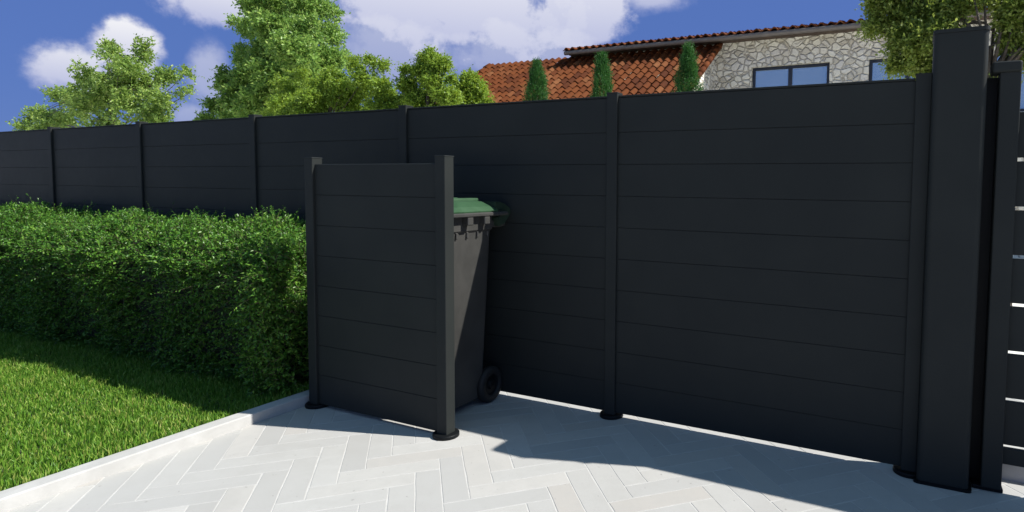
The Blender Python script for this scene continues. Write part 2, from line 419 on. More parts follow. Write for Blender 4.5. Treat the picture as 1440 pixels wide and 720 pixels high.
def grass(n_near, n_far):
    xs = np.concatenate([rng.uniform(-7.4, KX0, n_near), rng.uniform(-12, KX0, n_far)])
    ys = np.concatenate([rng.uniform(0.75, 2.55, n_near), rng.uniform(-3.0, 2.6, n_far)])
    n = len(xs)
    # tufts: pull blades towards tuft centres
    cell = 0.035
    tx = (np.floor(xs / cell) + 0.5) * cell; ty = (np.floor(ys / cell) + 0.5) * cell
    xs = xs + (tx - xs) * 0.25; ys = ys + (ty - ys) * 0.25
    patch = np.sin(xs * 5.1 + 1.3 * np.sin(ys * 4.3)) * np.sin(ys * 6.2 + xs * 2.1)
    H = rng.uniform(0.020, 0.048, n) * (1 + 0.30 * patch); W = rng.uniform(0.0034, 0.0070, n)
    az = rng.uniform(0, 2 * np.pi, n); lean = rng.uniform(0.05, 0.75, n) ** 1.3
    d = np.stack([np.cos(az), np.sin(az), np.zeros(n)], 1)
    fa = rng.uniform(0, 2 * np.pi, n); s = np.stack([np.cos(fa), np.sin(fa), np.zeros(n)], 1)
    P = np.stack([xs, ys, np.full(n, 0.034)], 1)
    up = np.array([0, 0, 1.0])
    c1 = P + up * (H * 0.5)[:, None] + d * (H * lean * 0.25)[:, None]
    c2 = P + up * (H * (1 - 0.25 * lean))[:, None] + d * (H * lean * 0.85)[:, None]
    c2[:, 0] = np.minimum(c2[:, 0], KX0 + 0.02)
    hw = (W / 2)[:, None]
    V = np.stack([P - s * hw, P + s * hw, c1 + s * hw * 0.9, c1 - s * hw * 0.9, c2], 1).reshape(-1, 3)
    b = np.arange(n) * 5
    Fc = np.stack([b, b + 1, b + 2, b + 3, b + 3, b + 2, b + 4], 1).ravel()
    return fast_mesh("grass", V, Fc, np.tile([4, 3], n))
o = link("grass", grass(105000, 26000), M_GRASS); tag(o, "short bright green lawn grass between hedge and pale kerb", "grass", kind='stuff')

# ------------------------------------------------------------------ fence panels and posts
def panel_mesh(name, x0, x1, y0, y1, zs, mt, parent):
    """zs: joint heights from bottom to top; shallow V grooves on both faces"""
    g, d = 0.0020, 0.0034
    prof = [(y0 + 0.003, zs[0]), (y0, zs[0] + 0.003)]
    for z in zs[1:-1]: prof += [(y0, z - g), (y0 + d, z - g * 0.4), (y0 + d, z + g * 0.4), (y0, z + g)]
    prof += [(y0, zs[-1] - 0.003), (y0 + 0.003, zs[-1]), (y1 - 0.003, zs[-1]), (y1, zs[-1] - 0.003)]
    for z in reversed(zs[1:-1]): prof += [(y1, z + g), (y1 - d, z + g * 0.4), (y1 - d, z - g * 0.4), (y1, z - g)]
    prof += [(y1, zs[0] + 0.003), (y1 - 0.003, zs[0])]
    bm = bmesh.new()
    a = [bm.verts.new((x0, y, z)) for y, z in prof]; b = [bm.verts.new((x1, y, z)) for y, z in prof]
    n = len(prof)
    for k in range(n): bm.faces.new((a[k], a[(k + 1) % n], b[(k + 1) % n], b[k]))
    bm.faces.new(list(reversed(a))); bm.faces.new(b)
    bmesh.ops.recalc_face_normals(bm, faces=bm.faces[:])
    return finish(bm, name, mt, parent)

def make_post(parent, x, y, h, wdt=0.066, plate=True, capt=0.007):
    bm = bmesh.new(); hw = wdt / 2
    bx(bm, x - hw, x + hw, y - hw, y + hw, 0.002, h - capt, 0.005, 3, True)
    p = finish(bm, "post", M_ANTH, parent)
    bm = bmesh.new(); bx(bm, x - hw - 0.0015, x + hw + 0.0015, y - hw - 0.0015, y + hw + 0.0015, h - capt, h, 0.0022, 2)
    finish(bm, "post_cap", M_ANTH, p)
    if plate:
        bm = bmesh.new(); disc(bm, x, y, 0.067, 0.055, 0.001, 0.021)
        finish(bm, "base_plate", M_PLATE, p, False)
    return p

FY = 2.972
fence = empty("garden_fence", (0, 0, 0), "long anthracite fence of horizontal boards between square posts, behind the bin and hedge", "fence")
PX = [0.030 - 1.540 * k for k in range(0, 9)]
ZS = [0.028 + 0.1745 * k for k in range(10)] + [1.788]
for k, x in enumerate(PX):
    make_post(fence, x, FY, 1.816, plate=True)
for k in range(len(PX) - 1):
    panel_mesh("panel", PX[k + 1] + 0.026, PX[k] - 0.026, FY - 0.016, FY + 0.016, ZS, M_ANTH, fence)
    bm = bmesh.new(); bx(bm, PX[k + 1] + 0.034, PX[k] - 0.034, FY - 0.0195, FY + 0.0195, 1.7885, 1.799, 0.003, 2)
    finish(bm, "top_rail", M_ANTH, fence)

scr = empty("bin_screen", (-2.64, 2.347, 0), "short anthracite privacy screen of eight boards on two posts, hiding the wheelie bin", "privacy screen")
scr.location = (0, 0, 0)
SY = 2.348
make_post(scr, -3.122, SY, 1.447); make_post(scr, -2.154, SY, 1.447)
panel_mesh("panel", -3.122 + 0.026, -2.154 - 0.026, SY - 0.016, SY + 0.016, [0.02 + 0.1735 * k for k in range(9)], M_ANTH, scr)

# tall gate post
gp = empty("gate_post", (0, 0, 0), "tall thick anthracite gate post with rounded corners, rising above the fence", "gate post")
bm = bmesh.new(); bx(bm, 0.062, 0.268, 2.882, 3.075, 0.002, 1.968, 0.024, 6, True)
pm = finish(bm, "shaft", M_ANTH, gp, False)
bm = bmesh.new(); bx(bm, 0.0585, 0.2715, 2.8785, 3.0785, 1.9685, 1.984, 0.024, 6, True)
finish(bm, "cap", M_ANTH, gp)
bm = bmesh.new(); bx(bm, 0.267, 0.335, 3.006, 3.05, 0.004, 1.79, 0.003, 2); finish(bm, "gate_stop", M_PLATE, gp)
bm = bmesh.new(); bx(bm, 0.050, 0.280, 2.872, 3.085, 0.001, 0.012, 0.02, 5, True); finish(bm, "base_plate", M_PLATE, gp)
for nm in ("shaft", "cap"):
    pass

bm = bmesh.new(); bx(bm, 0.284, 0.402, 2.935, 3.06, 0.001, 0.019, 0.004, 2); finish(bm, "floor_guide", M_PLATE, gp)
# gate leaf
gt = empty("slatted_gate", (0, 0, 0), "anthracite gate of wide horizontal slats with thin open gaps, at the right edge", "gate")
for xa, xb in ((0.316, 0.394), (1.72, 1.80)):
    bm = bmesh.new(); bx(bm, xa, xb, 2.925, 3.005, 0.02, 1.795, 0.006, 3, True); st = finish(bm, "stile", M_ANTH, gt)
    bm = bmesh.new(); bx(bm, xa - 0.030, xb + 0.001, 2.915, 3.013, 1.7955, 1.842, 0.010, 4); finish(bm, "stile_cap", M_ANTH, st)
zc = [0.125] + [0.203 + 0.2055 * k for k in range(8)]
for a, b in zip(zc, zc[1:]):
    bm = bmesh.new(); bx(bm, 0.3945, 1.7195, 2.952, 2.978, a + (0.008 if a > 0.13 else 0), b - 0.008, 0.002, 2); finish(bm, "slat", M_ANTH, gt)
# pale step behind the gate
bm = bmesh.new(); bx(bm, 0.36, 3.2, 3.085, 3.42, -0.01, 0.105, 0.008, 2)
tag(finish(bm, "stone_step", M_KERB), "low pale stone step just behind the slatted gate", "step")

# ------------------------------------------------------------------ wheelie bin
bn = empty("wheelie_bin", (0, 0, 0), "dark grey wheelie bin with a green lid standing between screen and fence", "wheelie bin")
BXc, BZ = -2.485, 1.075
def loft(bm, rings, cap=True):
    rr = [[bm.verts.new(p) for p in r] for r in rings]; n = len(rr[0])
    for a, b in zip(rr, rr[1:]):
        for k in range(n): bm.faces.new((a[k], a[(k + 1) % n], b[(k + 1) % n], b[k]))
    if cap: bm.faces.new(list(reversed(rr[0]))); bm.faces.new(rr[-1])
def rrect(x0, x1, y0, y1, z, r, n=5):
    out = []
    for cx, cy, a0 in ((x1 - r, y1 - r, 0), (x0 + r, y1 - r, 90), (x0 + r, y0 + r, 180), (x1 - r, y0 + r, 270)):
        for k in range(n + 1):
            a = R(a0 + 90 * k / n); out.append((cx + r * math.cos(a), cy + r * math.sin(a), z))
    return out
bm = bmesh.new()
lv = []
for z in (0.045, 0.06, 0.30, 0.6, 0.9, 1.072):
    f = (z - 0.045) / 1.03
    hw = 0.208 + 0.062 * f; yf = 2.475 - 0.055 * f; yb = 2.80 + 0.006 * f
    e = 0.010 if z == 0.045 else 0
    lv.append(rrect(BXc - hw + e, BXc + hw - e, yf + e, yb - e, z, 0.035))
loft(bm, lv)
finish(bm, "body", M_BIN, bn, False)
# rim: recessed collar, ribs below it, and the thick flange the lid shuts on
bm = bmesh.new()
loft(bm, [rrect(BXc - 0.271, BXc + 0.271, 2.418, 2.808, 1.040, 0.036), rrect(BXc - 0.279, BXc + 0.279, 2.412, 2.816, 1.050, 0.04), rrect(BXc - 0.279, BXc + 0.279, 2.412, 2.816, 1.125, 0.04)])
for sg in (-1, 1):
    for yy in (2.50, 2.585, 2.67, 2.755):
        x0 = BXc + sg * 0.262; x1 = BXc + sg * 0.279
        bx(bm, min(x0, x1), max(x0, x1), yy - 0.006, yy + 0.006, 1.008, 1.042, 0.003, 1)
    for yy in (2.56, 2.70):
        x0 = BXc + sg * 0.276; x1 = BXc + sg * 0.322
        bx(bm, min(x0, x1), max(x0, x1), yy - 0.022, yy + 0.022, 1.082, 1.126, 0.004, 1)
finish(bm, "rim", M_BIN, bn)
bm = bmesh.new()
loft(bm, [rrect(BXc - 0.318, BXc + 0.318, 2.396, 2.835, 1.1255, 0.045), rrect(BXc - 0.326, BXc + 0.326, 2.390, 2.842, 1.131, 0.05), rrect(BXc - 0.326, BXc + 0.326, 2.390, 2.842, 1.143, 0.05), rrect(BXc - 0.318, BXc + 0.318, 2.396, 2.835, 1.149, 0.045)])
tubes(bm, [(BXc + 0.322, 2.80, 1.138), (BXc + 0.322, 2.872, 1.138)], [0.0115, 0.0115], 12)
tubes(bm, [(BXc - 0.322, 2.80, 1.138), (BXc - 0.322, 2.872, 1.138)], [0.0115, 0.0115], 12)
finish(bm, "flange", M_BIN, bn)
# lid
bm = bmesh.new()
def lidring(x_in, yf, yb, z, r):
    return rrect(BXc - 0.318 + x_in, BXc + 0.318 - x_in, yf, yb, z, r)
loft(bm, [lidring(0.008, 2.398, 2.838, 1.1495, 0.05), lidring(0.006, 2.396, 2.84, 1.156, 0.05), lidring(0.016, 2.404, 2.836, 1.164, 0.05),
          lidring(0.036, 2.425, 2.83, 1.180, 0.07), lidring(0.09, 2.47, 2.82, 1.206, 0.09), lidring(0.17, 2.53, 2.79, 1.218, 0.09)])
ld = finish(bm, "lid", M_LID, bn, False)
bm = bmesh.new()
for dx in (-0.15, 0.0, 0.15):
    bx(bm, BXc + dx - 0.032, BXc + dx + 0.032, 2.50, 2.80, 1.196, 1.2255, 0.010, 3)
finish(bm, "lid_ridges", M_LID, ld)
# hinge hood and handle at the back
bm = bmesh.new()
prof = [(2.80, 1.152), (2.80, 1.206), (2.845, 1.205), (2.895, 1.190), (2.938, 1.165), (2.944, 1.145), (2.925, 1.112), (2.885, 1.078), (2.83, 1.062), (2.822, 1.118), (2.846, 1.122), (2.846, 1.152)]
xa, xb = BXc - 0.30, BXc + 0.300
a = [bm.verts.new((xa, y, z)) for y, z in prof]; b = [bm.verts.new((xb, y, z)) for y, z in prof]
for k in range(len(prof)): bm.faces.new((a[k], a[(k + 1) % len(prof)], b[(k + 1) % len(prof)], b[k]))
bm.faces.new(list(reversed(a))); bm.faces.new(b); bmesh.ops.recalc_face_normals(bm, faces=bm.faces[:])
bmesh.ops.bevel(bm, geom=[e for e in bm.edges], offset=0.005, segments=2, affect='EDGES')
finish(bm, "hinge_hood", M_HOOD, bn)
bm = bmesh.new()
tubes(bm, [(BXc - 0.26, 2.905, 1.075), (BXc + 0.275, 2.905, 1.075)], [0.014, 0.014], 12)
for dx in (-0.24, 0.0, 0.25): bx(bm, BXc + dx - 0.012, BXc + dx + 0.012, 2.80, 2.912, 1.055, 1.098, 0.004, 2)
finish(bm, "handle", M_BIN, bn)
bm = bmesh.new(); tubes(bm, [(BXc - 0.23, 2.842, 0.108), (BXc + 0.235, 2.842, 0.108)], [0.012, 0.012], 10)
for s in (-1, 1): bx(bm, BXc + s * 0.12 - 0.03, BXc + s * 0.12 + 0.03, 2.79, 2.86, 0.085, 0.16, 0.006, 2)
finish(bm, "axle", M_BIN, bn)
def wheel(x):
    bm = bmesh.new(); n = 36
    pr = [(-0.024, 0.062), (-0.026, 0.085), (-0.022, 0.101), (-0.010, 0.107), (0.010, 0.107), (0.022, 0.101), (0.026, 0.085), (0.024, 0.062)]
    rr = [[bm.verts.new((x + dx, 2.842 + r * math.cos(2 * math.pi * k / n), 0.108 + r * math.sin(2 * math.pi * k / n))) for k in range(n)] for dx, r in pr]
    for a_, b_ in zip(rr, rr[1:] + rr[:1]):
        for k in range(n): bm.faces.new((a_[k], a_[(k + 1) % n], b_[(k + 1) % n], b_[k]))
    bmesh.ops.recalc_face_normals(bm, faces=bm.faces[:])
    wo = finish(bm, "wheel", M_RUBBER, bn, True)
    bm = bmesh.new()
    pr = [(-0.018, 0.0625), (-0.012, 0.05), (-0.012, 0.03), (-0.026, 0.024), (-0.028, 0.004), (0.028, 0.004), (0.026, 0.024), (0.012, 0.03), (0.012, 0.05), (0.018, 0.0625)]
    rr = [[bm.verts.new((x + dx, 2.842 + r * math.cos(2 * math.pi * k / n), 0.108 + r * math.sin(2 * math.pi * k / n))) for k in range(n)] for dx, r in pr]
    for a_, b_ in zip(rr, rr[1:] + rr[:1]):
        for k in range(n): bm.faces.new((a_[k], a_[(k + 1) % n], b_[(k + 1) % n], b_[k]))
    bmesh.ops.recalc_face_normals(bm, faces=bm.faces[:])
    finish(bm, "hub", M_PLATE, wo)
wheel(BXc - 0.215); wheel(BXc + 0.215)

# ------------------------------------------------------------------ hedge
HX0, HX1 = -11.0, -3.29
def hedge_profile(tn):
    """cross-section y, z for parameter 0..1: front foot -> top -> back"""
    P = np.array([(2.27, 0.04), (2.22, 0.30), (2.165, 0.60), (2.135, 0.80), (2.27, 0.94), (2.48, 1.0), (2.70, 1.02), (2.86, 0.99), (2.90, 0.7)])
    s = np.concatenate([[0], np.cumsum(np.linalg.norm(np.diff(P, axis=0), axis=1))]); s /= s[-1]
    return np.interp(tn, s, P[:, 0]), np.interp(tn, s, P[:, 1])
def hedge_surface(n):
    t = rng.uniform(0, 1, n); x = rng.uniform(HX0, HX1, n)
    near = rng.uniform(0, 1, n) < 0.7
    x[near] = rng.uniform(-7.8, HX1, near.sum())
    y, z = hedge_profile(t); y2, z2 = hedge_profile(np.clip(t + 0.01, 0, 1)); y1, z1 = hedge_profile(np.clip(t - 0.01, 0, 1))
    nrm = unit(np.stack([np.zeros(n), -(z2 - z1), (y2 - y1)], 1))
    P = np.stack([x, y, z], 1)
    # right end: round off
    m_ = 110; ne = n // 9
    te = rng.uniform(0, 1, ne); ye = rng.uniform(2.17, 2.86, ne)
    ztop = np.interp(ye, [2.13, 2.17, 2.30, 2.48, 2.7, 2.86], [0.6, 0.8, 0.94, 1.0, 1.02, 0.99])
    ze = 0.04 + (ztop - 0.04) * te
    xe = HX1 + 0.02 - 0.16 * (1 - te) - 0.10 * np.clip((ye - 2.4) / -0.27, 0, 1) ** 2
    P = np.concatenate([P, np.stack([xe, ye, ze], 1)]); nrm = np.concatenate([nrm, unit(np.stack([np.ones(ne), np.clip((2.4 - ye) * -3, -1, 0), np.full(ne, 0.1)], 1))])
    bul = 0.045 * np.sin(P[:, 0] * 2.9 + 1.0) * np.sin(P[:, 2] * 5 + P[:, 0]) + 0.03 * np.sin(P[:, 0] * 7.3 + P[:, 1] * 9) 
    return P + nrm * (bul[:, None]), nrm

def sprigs(base, dirs, length, n_leaf, Ll, Lw, droop=0.3, spread=0.9, out=None):
    n = len(base); d = unit(dirs); up = np.array([0, 0, 1.0])
    bend = rng.normal(0, 0.28, (n, 3)) - up * droop
    ps, ax, nn, ll, ww, mids = [], [], [], [], [], []
    for k in range(n_leaf):
        f = (k + 0.6) / n_leaf
        p = base + d * (length * f)[:, None] + bend * (length * f * f * 0.5)[:, None]
        tang = unit(d + bend * f)
        side = unit(np.cross(tang, unit(rng.normal(0, 1, (n, 3)))))
        a = unit(tang * 0.75 + side * spread + rng.normal(0, 0.25, (n, 3)))
        ps.append(p); ax.append(a); nn.append(unit((up * 0.7 if out is None else up * 0.5 + out * 0.5) + rng.normal(0, 0.5, (n, 3))))
        ll.append(Ll * rng.uniform(0.7, 1.25, n) * (1 - 0.25 * f)); ww.append(Lw * rng.uniform(0.75, 1.2, n) * (1 - 0.25 * f))
    tip = base + d * length[:, None] + bend * (length * 0.5)[:, None]; mid = base + d * (length * 0.5)[:, None] + bend * (length * 0.125)[:, None]
    return np.concatenate(ps), np.concatenate(ax), np.concatenate(nn), np.concatenate(ll), np.concatenate(ww), mid, tip

def stem_mesh(name, base, mid, tip, r):
    """three-sided thin stems"""
    n = len(base); d = unit(tip - base); a = unit(np.cross(d, np.array([0.3, 0.2, 0.93]))); b = np.cross(d, a)
    V = []
    for p, rr in ((base, r), (mid, r * 0.75)):
        for k in range(3):
            an = 2 * math.pi * k / 3; V.append(p + (a * math.cos(an) + b * math.sin(an)) * rr)
    V.append(tip); V = np.stack(V, 1).reshape(-1, 3); i = np.arange(n) * 7
    fs = []
    for k in range(3):
        k2 = (k + 1) % 3; fs += [i + k, i + k2, i + 3 + k2, i + 3 + k]
    for k in range(3):
        k2 = (k + 1) % 3; fs += [i + 3 + k, i + 3 + k2, i + 6]
    return fast_mesh(name, V, np.stack(fs, 1).ravel(), np.tile([4, 4, 4, 3, 3, 3], n))

hd = empty("hedge", (-6, 2.5, 0), "clipped dark green small-leaved hedge between lawn and fence", "hedge"); hd.location = (0, 0, 0)
P, N = hedge_surface(17000)
n = len(P)
topness = np.clip(N[:, 2], 0, 1)
dirs = N * (0.45 + 0.5 * topness)[:, None] + rng.normal(0, 0.7, (n, 3)) + np.array([0.12, 0.0, 0.15])
base = P - N * rng.uniform(0.02, 0.13, n)[:, None]
ln = rng.uniform(0.05, 0.10, n)
lp, la, lnm, ll, lw, mid, tip = sprigs(base, dirs, ln, 9, 0.028, 0.0145, 0.25)
P2, N2 = hedge_surface(900); n2 = len(P2)
dirs2 = N2 * 0.9 + rng.normal(0, 0.7, (n2, 3)) + np.array([0.25, -0.1, 0.3])
l2 = rng.uniform(0.11, 0.18, n2)
q2 = sprigs(P2 - N2 * 0.05, dirs2, l2, 13, 0.022, 0.010, 0.35)
link("foliage", leaf_mesh("hedge_foliage", np.concatenate([lp, q2[0]]), np.concatenate([la, q2[1]]), np.concatenate([lnm, q2[2]]), np.concatenate([ll, q2[3]]), np.concatenate([lw, q2[4]])), M_HEDGE, hd)
link("twigs", stem_mesh("hedge_twigs", np.concatenate([base, P2 - N2 * 0.05]), np.concatenate([mid, q2[5]]), np.concatenate([tip, q2[6]]), 0.0013), M_TWIG, hd)
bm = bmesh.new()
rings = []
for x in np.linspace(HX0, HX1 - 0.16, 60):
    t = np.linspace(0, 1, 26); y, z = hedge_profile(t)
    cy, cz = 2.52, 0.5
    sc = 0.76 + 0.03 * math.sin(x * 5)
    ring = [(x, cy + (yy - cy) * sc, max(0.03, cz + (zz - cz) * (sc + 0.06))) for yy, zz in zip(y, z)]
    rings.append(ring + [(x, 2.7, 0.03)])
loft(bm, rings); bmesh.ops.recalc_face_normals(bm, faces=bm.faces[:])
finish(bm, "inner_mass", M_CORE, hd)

# ------------------------------------------------------------------ trees
def tree(name, label, cat, trunk_px, Y, lobes, mat_, leaf, leaf_w, n_sprig, n_leaf, sprig_len, sub=9, group=None, trunk_r=0.09, depth=0.8, clump=0.5, up_bias=0.35, ground_z=0.0, fill=0.35, limbs=40, core=0.62):
    """lobes: picture px, py, radius px, optional depth offset in radii"""
    base = at(trunk_px, 200, Y); root = empty(name, (base[0], Y, ground_z), label, cat, group)
    off = np.array([base[0], Y, ground_z])
    cents, rads = [], []
    for L in lobes:
        px, py, r = L[:3]; dz = L[3] if len(L) > 3 else rng.uniform(-1, 1)
        rm = r / ppm(px, py, Y); c = at(px, py, Y + dz * depth * rm); 
        # spread sub-clumps over the lobe
        cents.append(at(px, py, Y + 0.25 * dz * depth * rm)); rads.append(rm * core)
        for k in range(sub):
            v = unit(rng.normal(0, 1, 3)); v[2] = v[2] * 0.9 + 0.1
            rad = rm * rng.uniform(0.2, 0.66)
            cents.append(c + v * rad); rads.append(rm * clump * rng.uniform(0.65, 1.15))
    cents = np.array(cents); rads = np.array(rads)
    wgt = rads ** 2; wgt /= wgt.sum()
    idx = rng.choice(len(cents), n_sprig, p=wgt)
    v = unit(rng.normal(0, 1, (n_sprig, 3))); v[:, 2] += up_bias * 0.4; v = unit(v)
    rad = rads[idx] * np.where(rng.uniform(0, 1, n_sprig) < fill, rng.uniform(0.1, 0.8, n_sprig), rng.uniform(0.75, 1.0, n_sprig))
    bp = cents[idx] + v * (rad * np.array(1.0))[:, None] * np.array([1, 1, 0.8])
    dirs = v * 0.8 + rng.normal(0, 0.55, (n_sprig, 3)) + np.array([0, 0, up_bias])
    ln = sprig_len * rng.uniform(0.6, 1.3, n_sprig)
    lp, la, lnm, ll, lw, mid, tip = sprigs(bp - unit(dirs) * ln[:, None] * 0.4, dirs, ln, n_leaf, leaf, leaf_w, 0.35, 0.9, v)
    cr = link("crown", leaf_mesh(name + "_crown", lp - off, la, lnm, ll, lw), mat_, root)
    # trunk and limbs
    bm = bmesh.new()
    zc = float(np.min(cents[:, 2])); mx = cents.mean(0)
    fork = np.array([base[0] * 0.7 + mx[0] * 0.3, Y, max(0.9, min(zc - 0.1, 2.2))])
    bpt = np.array([base[0], Y, ground_z - 0.1])
    tubes(bm, [bpt, bpt * 0.5 + fork * 0.5 + np.array([0.03, 0.02, 0]), fork], [trunk_r * 1.25, trunk_r, trunk_r * 0.8], 10)
    top = mx + np.array([0, 0, (cents[:, 2].max() - mx[2]) * 0.6])
    spine = [fork, fork * 0.6 + top * 0.4 + np.array([0.06, -0.04, 0]), top]
    tubes(bm, spine, [trunk_r * 0.78, trunk_r * 0.5, trunk_r * 0.12], 8)
    sel = rng.permutation(len(cents))[:min(len(cents), limbs)]
    for k in sel:
        c = cents[k]; f = rng.uniform(0.0, 0.75); s = np.array(spine[0]) * (1 - f) + np.array(spine[1]) * f if f < 0.5 else np.array(spine[1]) * (1 - f) + np.array(spine[2]) * f
        mid_ = s * 0.5 + c * 0.5 + rng.normal(0, 0.05, 3) + np.array([0, 0, 0.06])
        tubes(bm, [s, mid_, c], [trunk_r * 0.28, trunk_r * 0.16, trunk_r * 0.05], 5)
    for v_ in bm.verts: v_.co -= Vector(off)
    finish(bm, "trunk", M_BARK, root, True)
    return root

tree("leafy_tree", "airy light green tree with see-through crown, furthest left above the fence", "tree", 160, 8.5,
     [(152, 64, 16), (203, 62, 14), (158, 78, 22), (203, 78, 20), (185, 95, 30), (125, 108, 26), (165, 118, 34), (232, 108, 26), (262, 103, 14), (85, 135, 24), (58, 160, 22), (125, 145, 34), (180, 150, 36), (228, 142, 28), (258, 128, 16), (145, 130, 34), (200, 125, 36), (110, 140, 26), (225, 160, 30), (70, 178, 26), (38, 180, 20), (95, 170, 34), (150, 182, 36), (215, 176, 32)],
     M_LF_AIRY, 0.088, 0.056, 3900, 7, 0.24, sub=8, trunk_r=0.07, clump=0.42, fill=0.5)
tree("broadleaf_tree", "tall dense broadleaf tree whose crown is cut off by the top of the photo", "tree", 385, 11.5,
     [(400, -30, 40, 0), (365, 8, 30, -1), (415, 5, 34, -0.6), (452, 12, 30, 0.4), (352, 40, 26, 0.6), (388, 42, 30, -1.6), (432, 45, 30, -1.4), (466, 48, 24, 0.5), (375, 75, 30, -0.8), (415, 82, 32, -2.0), (452, 85, 28, -1.2), (478, 82, 18, 0.6), (345, 82, 26, 0.4),
      (350, 108, 28, -1.2), (318, 116, 22, 0.2), (388, 112, 28, -1.8), (430, 115, 30, -1.6), (466, 112, 24, -0.4), (332, 142, 26, -1.4), (303, 150, 20, 0), (365, 145, 28, -2.0), (400, 145, 30, -1.5), (440, 145, 30, -1), (290, 172, 18, -0.6), (325, 172, 24, -1.8), (360, 178, 28, -1.6), (400, 180, 30, -1), (440, 180, 30, -0.5), (470, 140, 22, 0),
      (400, 30, 44, 1.2), (400, 80, 48, 1.2), (380, 130, 50, 1.2), (430, 120, 44, 1.3)],
     M_LF_DENSE, 0.118, 0.060, 15500, 8, 0.26, sub=9, trunk_r=0.16, clump=0.42, fill=0.22, depth=1.5, core=0.6, limbs=16)
tree("garden_tree", "wide yellow green bush overlapping the foot of the tall dense tree", "tree", 440, 6.3,
     [(425, 105, 16), (405, 125, 22), (445, 118, 20), (470, 105, 14), (498, 92, 18), (520, 85, 14), (540, 92, 14), (392, 150, 26), (430, 150, 30), (475, 138, 28), (515, 125, 28), (545, 130, 20), (405, 178, 30), (460, 175, 32), (520, 165, 34), (548, 160, 24), (450, 145, 34), (490, 150, 34), (480, 120, 20), (415, 160, 34), (475, 115, 22), (510, 112, 22), (535, 120, 20), (552, 142, 22), (490, 135, 30), (535, 150, 30), (440, 180, 34), (500, 180, 34), (548, 182, 26), (385, 175, 26), (460, 112, 18)],
     M_LF_OLIVE, 0.042, 0.026, 7800, 8, 0.13, sub=9, trunk_r=0.06, clump=0.45, limbs=14, group="yellow green shrubs along the fence")
tree("garden_tree", "yellow green shrub with a tall top clump, just right of a notch of sky", "tree", 600, 6.3,
     [(605, 85, 18), (592, 100, 16), (622, 92, 16), (570, 98, 10), (575, 120, 18), (608, 118, 24), (590, 142, 28), (628, 138, 22), (566, 150, 22), (610, 165, 30), (635, 112, 10)],
     M_LF_OLIVE, 0.042, 0.026, 5000, 8, 0.13, sub=9, trunk_r=0.05, clump=0.45, limbs=14, group="yellow green shrubs along the fence")
tree("garden_tree", "small rounded green shrub against the left end of the tiled roof", "tree", 662, 6.6,
     [(662, 112, 15), (650, 128, 18), (674, 126, 16), (640, 145, 16), (665, 148, 24), (685, 145, 10), (650, 170, 24)],
     M_LF_OLIVE, 0.042, 0.026, 3200, 8, 0.12, sub=8, trunk_r=0.05, clump=0.45, limbs=14, group="yellow green shrubs along the fence")
tree("garden_tree", "mottled green tree behind the tall gate post, in front of the stone house", "tree", 1420, 7.0,
     [(1245, 10, 30), (1230, 35, 20), (1275, 30, 36), (1262, 62, 24), (1300, 60, 34), (1285, 88, 22), (1260, 92, 14), (1310, 98, 24), (1320, 20, 38), (1360, -5, 36), (1300, -15, 36), (1395, -10, 30), (1420, 30, 26), (1440, 10, 30), (1430, 62, 24), (1345, 70, 34), (1455, 80, 34), (1250, -20, 30), (1480, 30, 40), (1400, 110, 22), (1345, 115, 20)],
     M_LF_RIGHT, 0.054, 0.033, 7600, 8, 0.17, sub=9, trunk_r=0.09, clump=0.42, fill=0.4)

def cypress(label, px, py_top, half_px, Y):
    t = at(px, py_top, Y); k = ppm(px, py_top, Y); H = t[2]; r0 = half_px / k * 1.05
    root = empty("cypress", (t[0], Y, 0), label, "cypress", "slim cypresses in front of the tiled roof")
    n = 5200
    z = H * (0.16 + 0.84 * rng.uniform(0, 1, n) ** 0.6); f = (H - z) / H
    zt = at(px, 140, Y)[2]
    rr = r0 * np.clip(((H - z) / (H - zt)), 0.0, 1.0) ** 0.62
    rr = np.where(z < zt, r0 * (1 + 0.15 * np.clip((zt - z) / zt, 0, 1)), rr)
    a = rng.uniform(0, 2 * np.pi, n)
    ph = rng.uniform(0, 6.28, 4)
    lump = 1 + 0.20 * np.sin(a * 2 + z * 7 + ph[0]) + 0.16 * np.sin(a * 3 - z * 13 + ph[1]) + 0.10 * np.sin(z * 31 + a + ph[2])
    rr = rr * lump * rng.uniform(0.7, 1.0, n)
    b = np.stack([rr * np.cos(a), rr * np.sin(a), z - 0.05], 1)
    d = np.stack([np.cos(a) * 0.3, np.sin(a) * 0.3, np.full(n, 1.0)], 1) + rng.normal(0, 0.16, (n, 3))
    lp, la, lnm, ll, lw, mid, tip = sprigs(b, d, rng.uniform(0.05, 0.11, n), 6, 0.026, 0.010, -0.1, 0.4)
    link("crown", leaf_mesh("cypress_crown", lp, la, lnm, ll, lw), M_LF_CYP, root)
    bm = bmesh.new(); tubes(bm, [(0, 0, -0.1), (0, 0, H * 0.5), (0, 0, H * 0.96)], [0.045, 0.03, 0.006], 8); finish(bm, "trunk", M_BARK, root, True)
cypress("slim dark green cypress nearest the left end of the tiled roof", 755, 86, 13, 6.4)
cypress("slim dark green cypress just left of the fence post, middle of the tiled roof", 847, 77, 14, 6.4)
cypress("slim dark green cypress beside the corner of the stone wall", 968, 65, 16, 6.4)

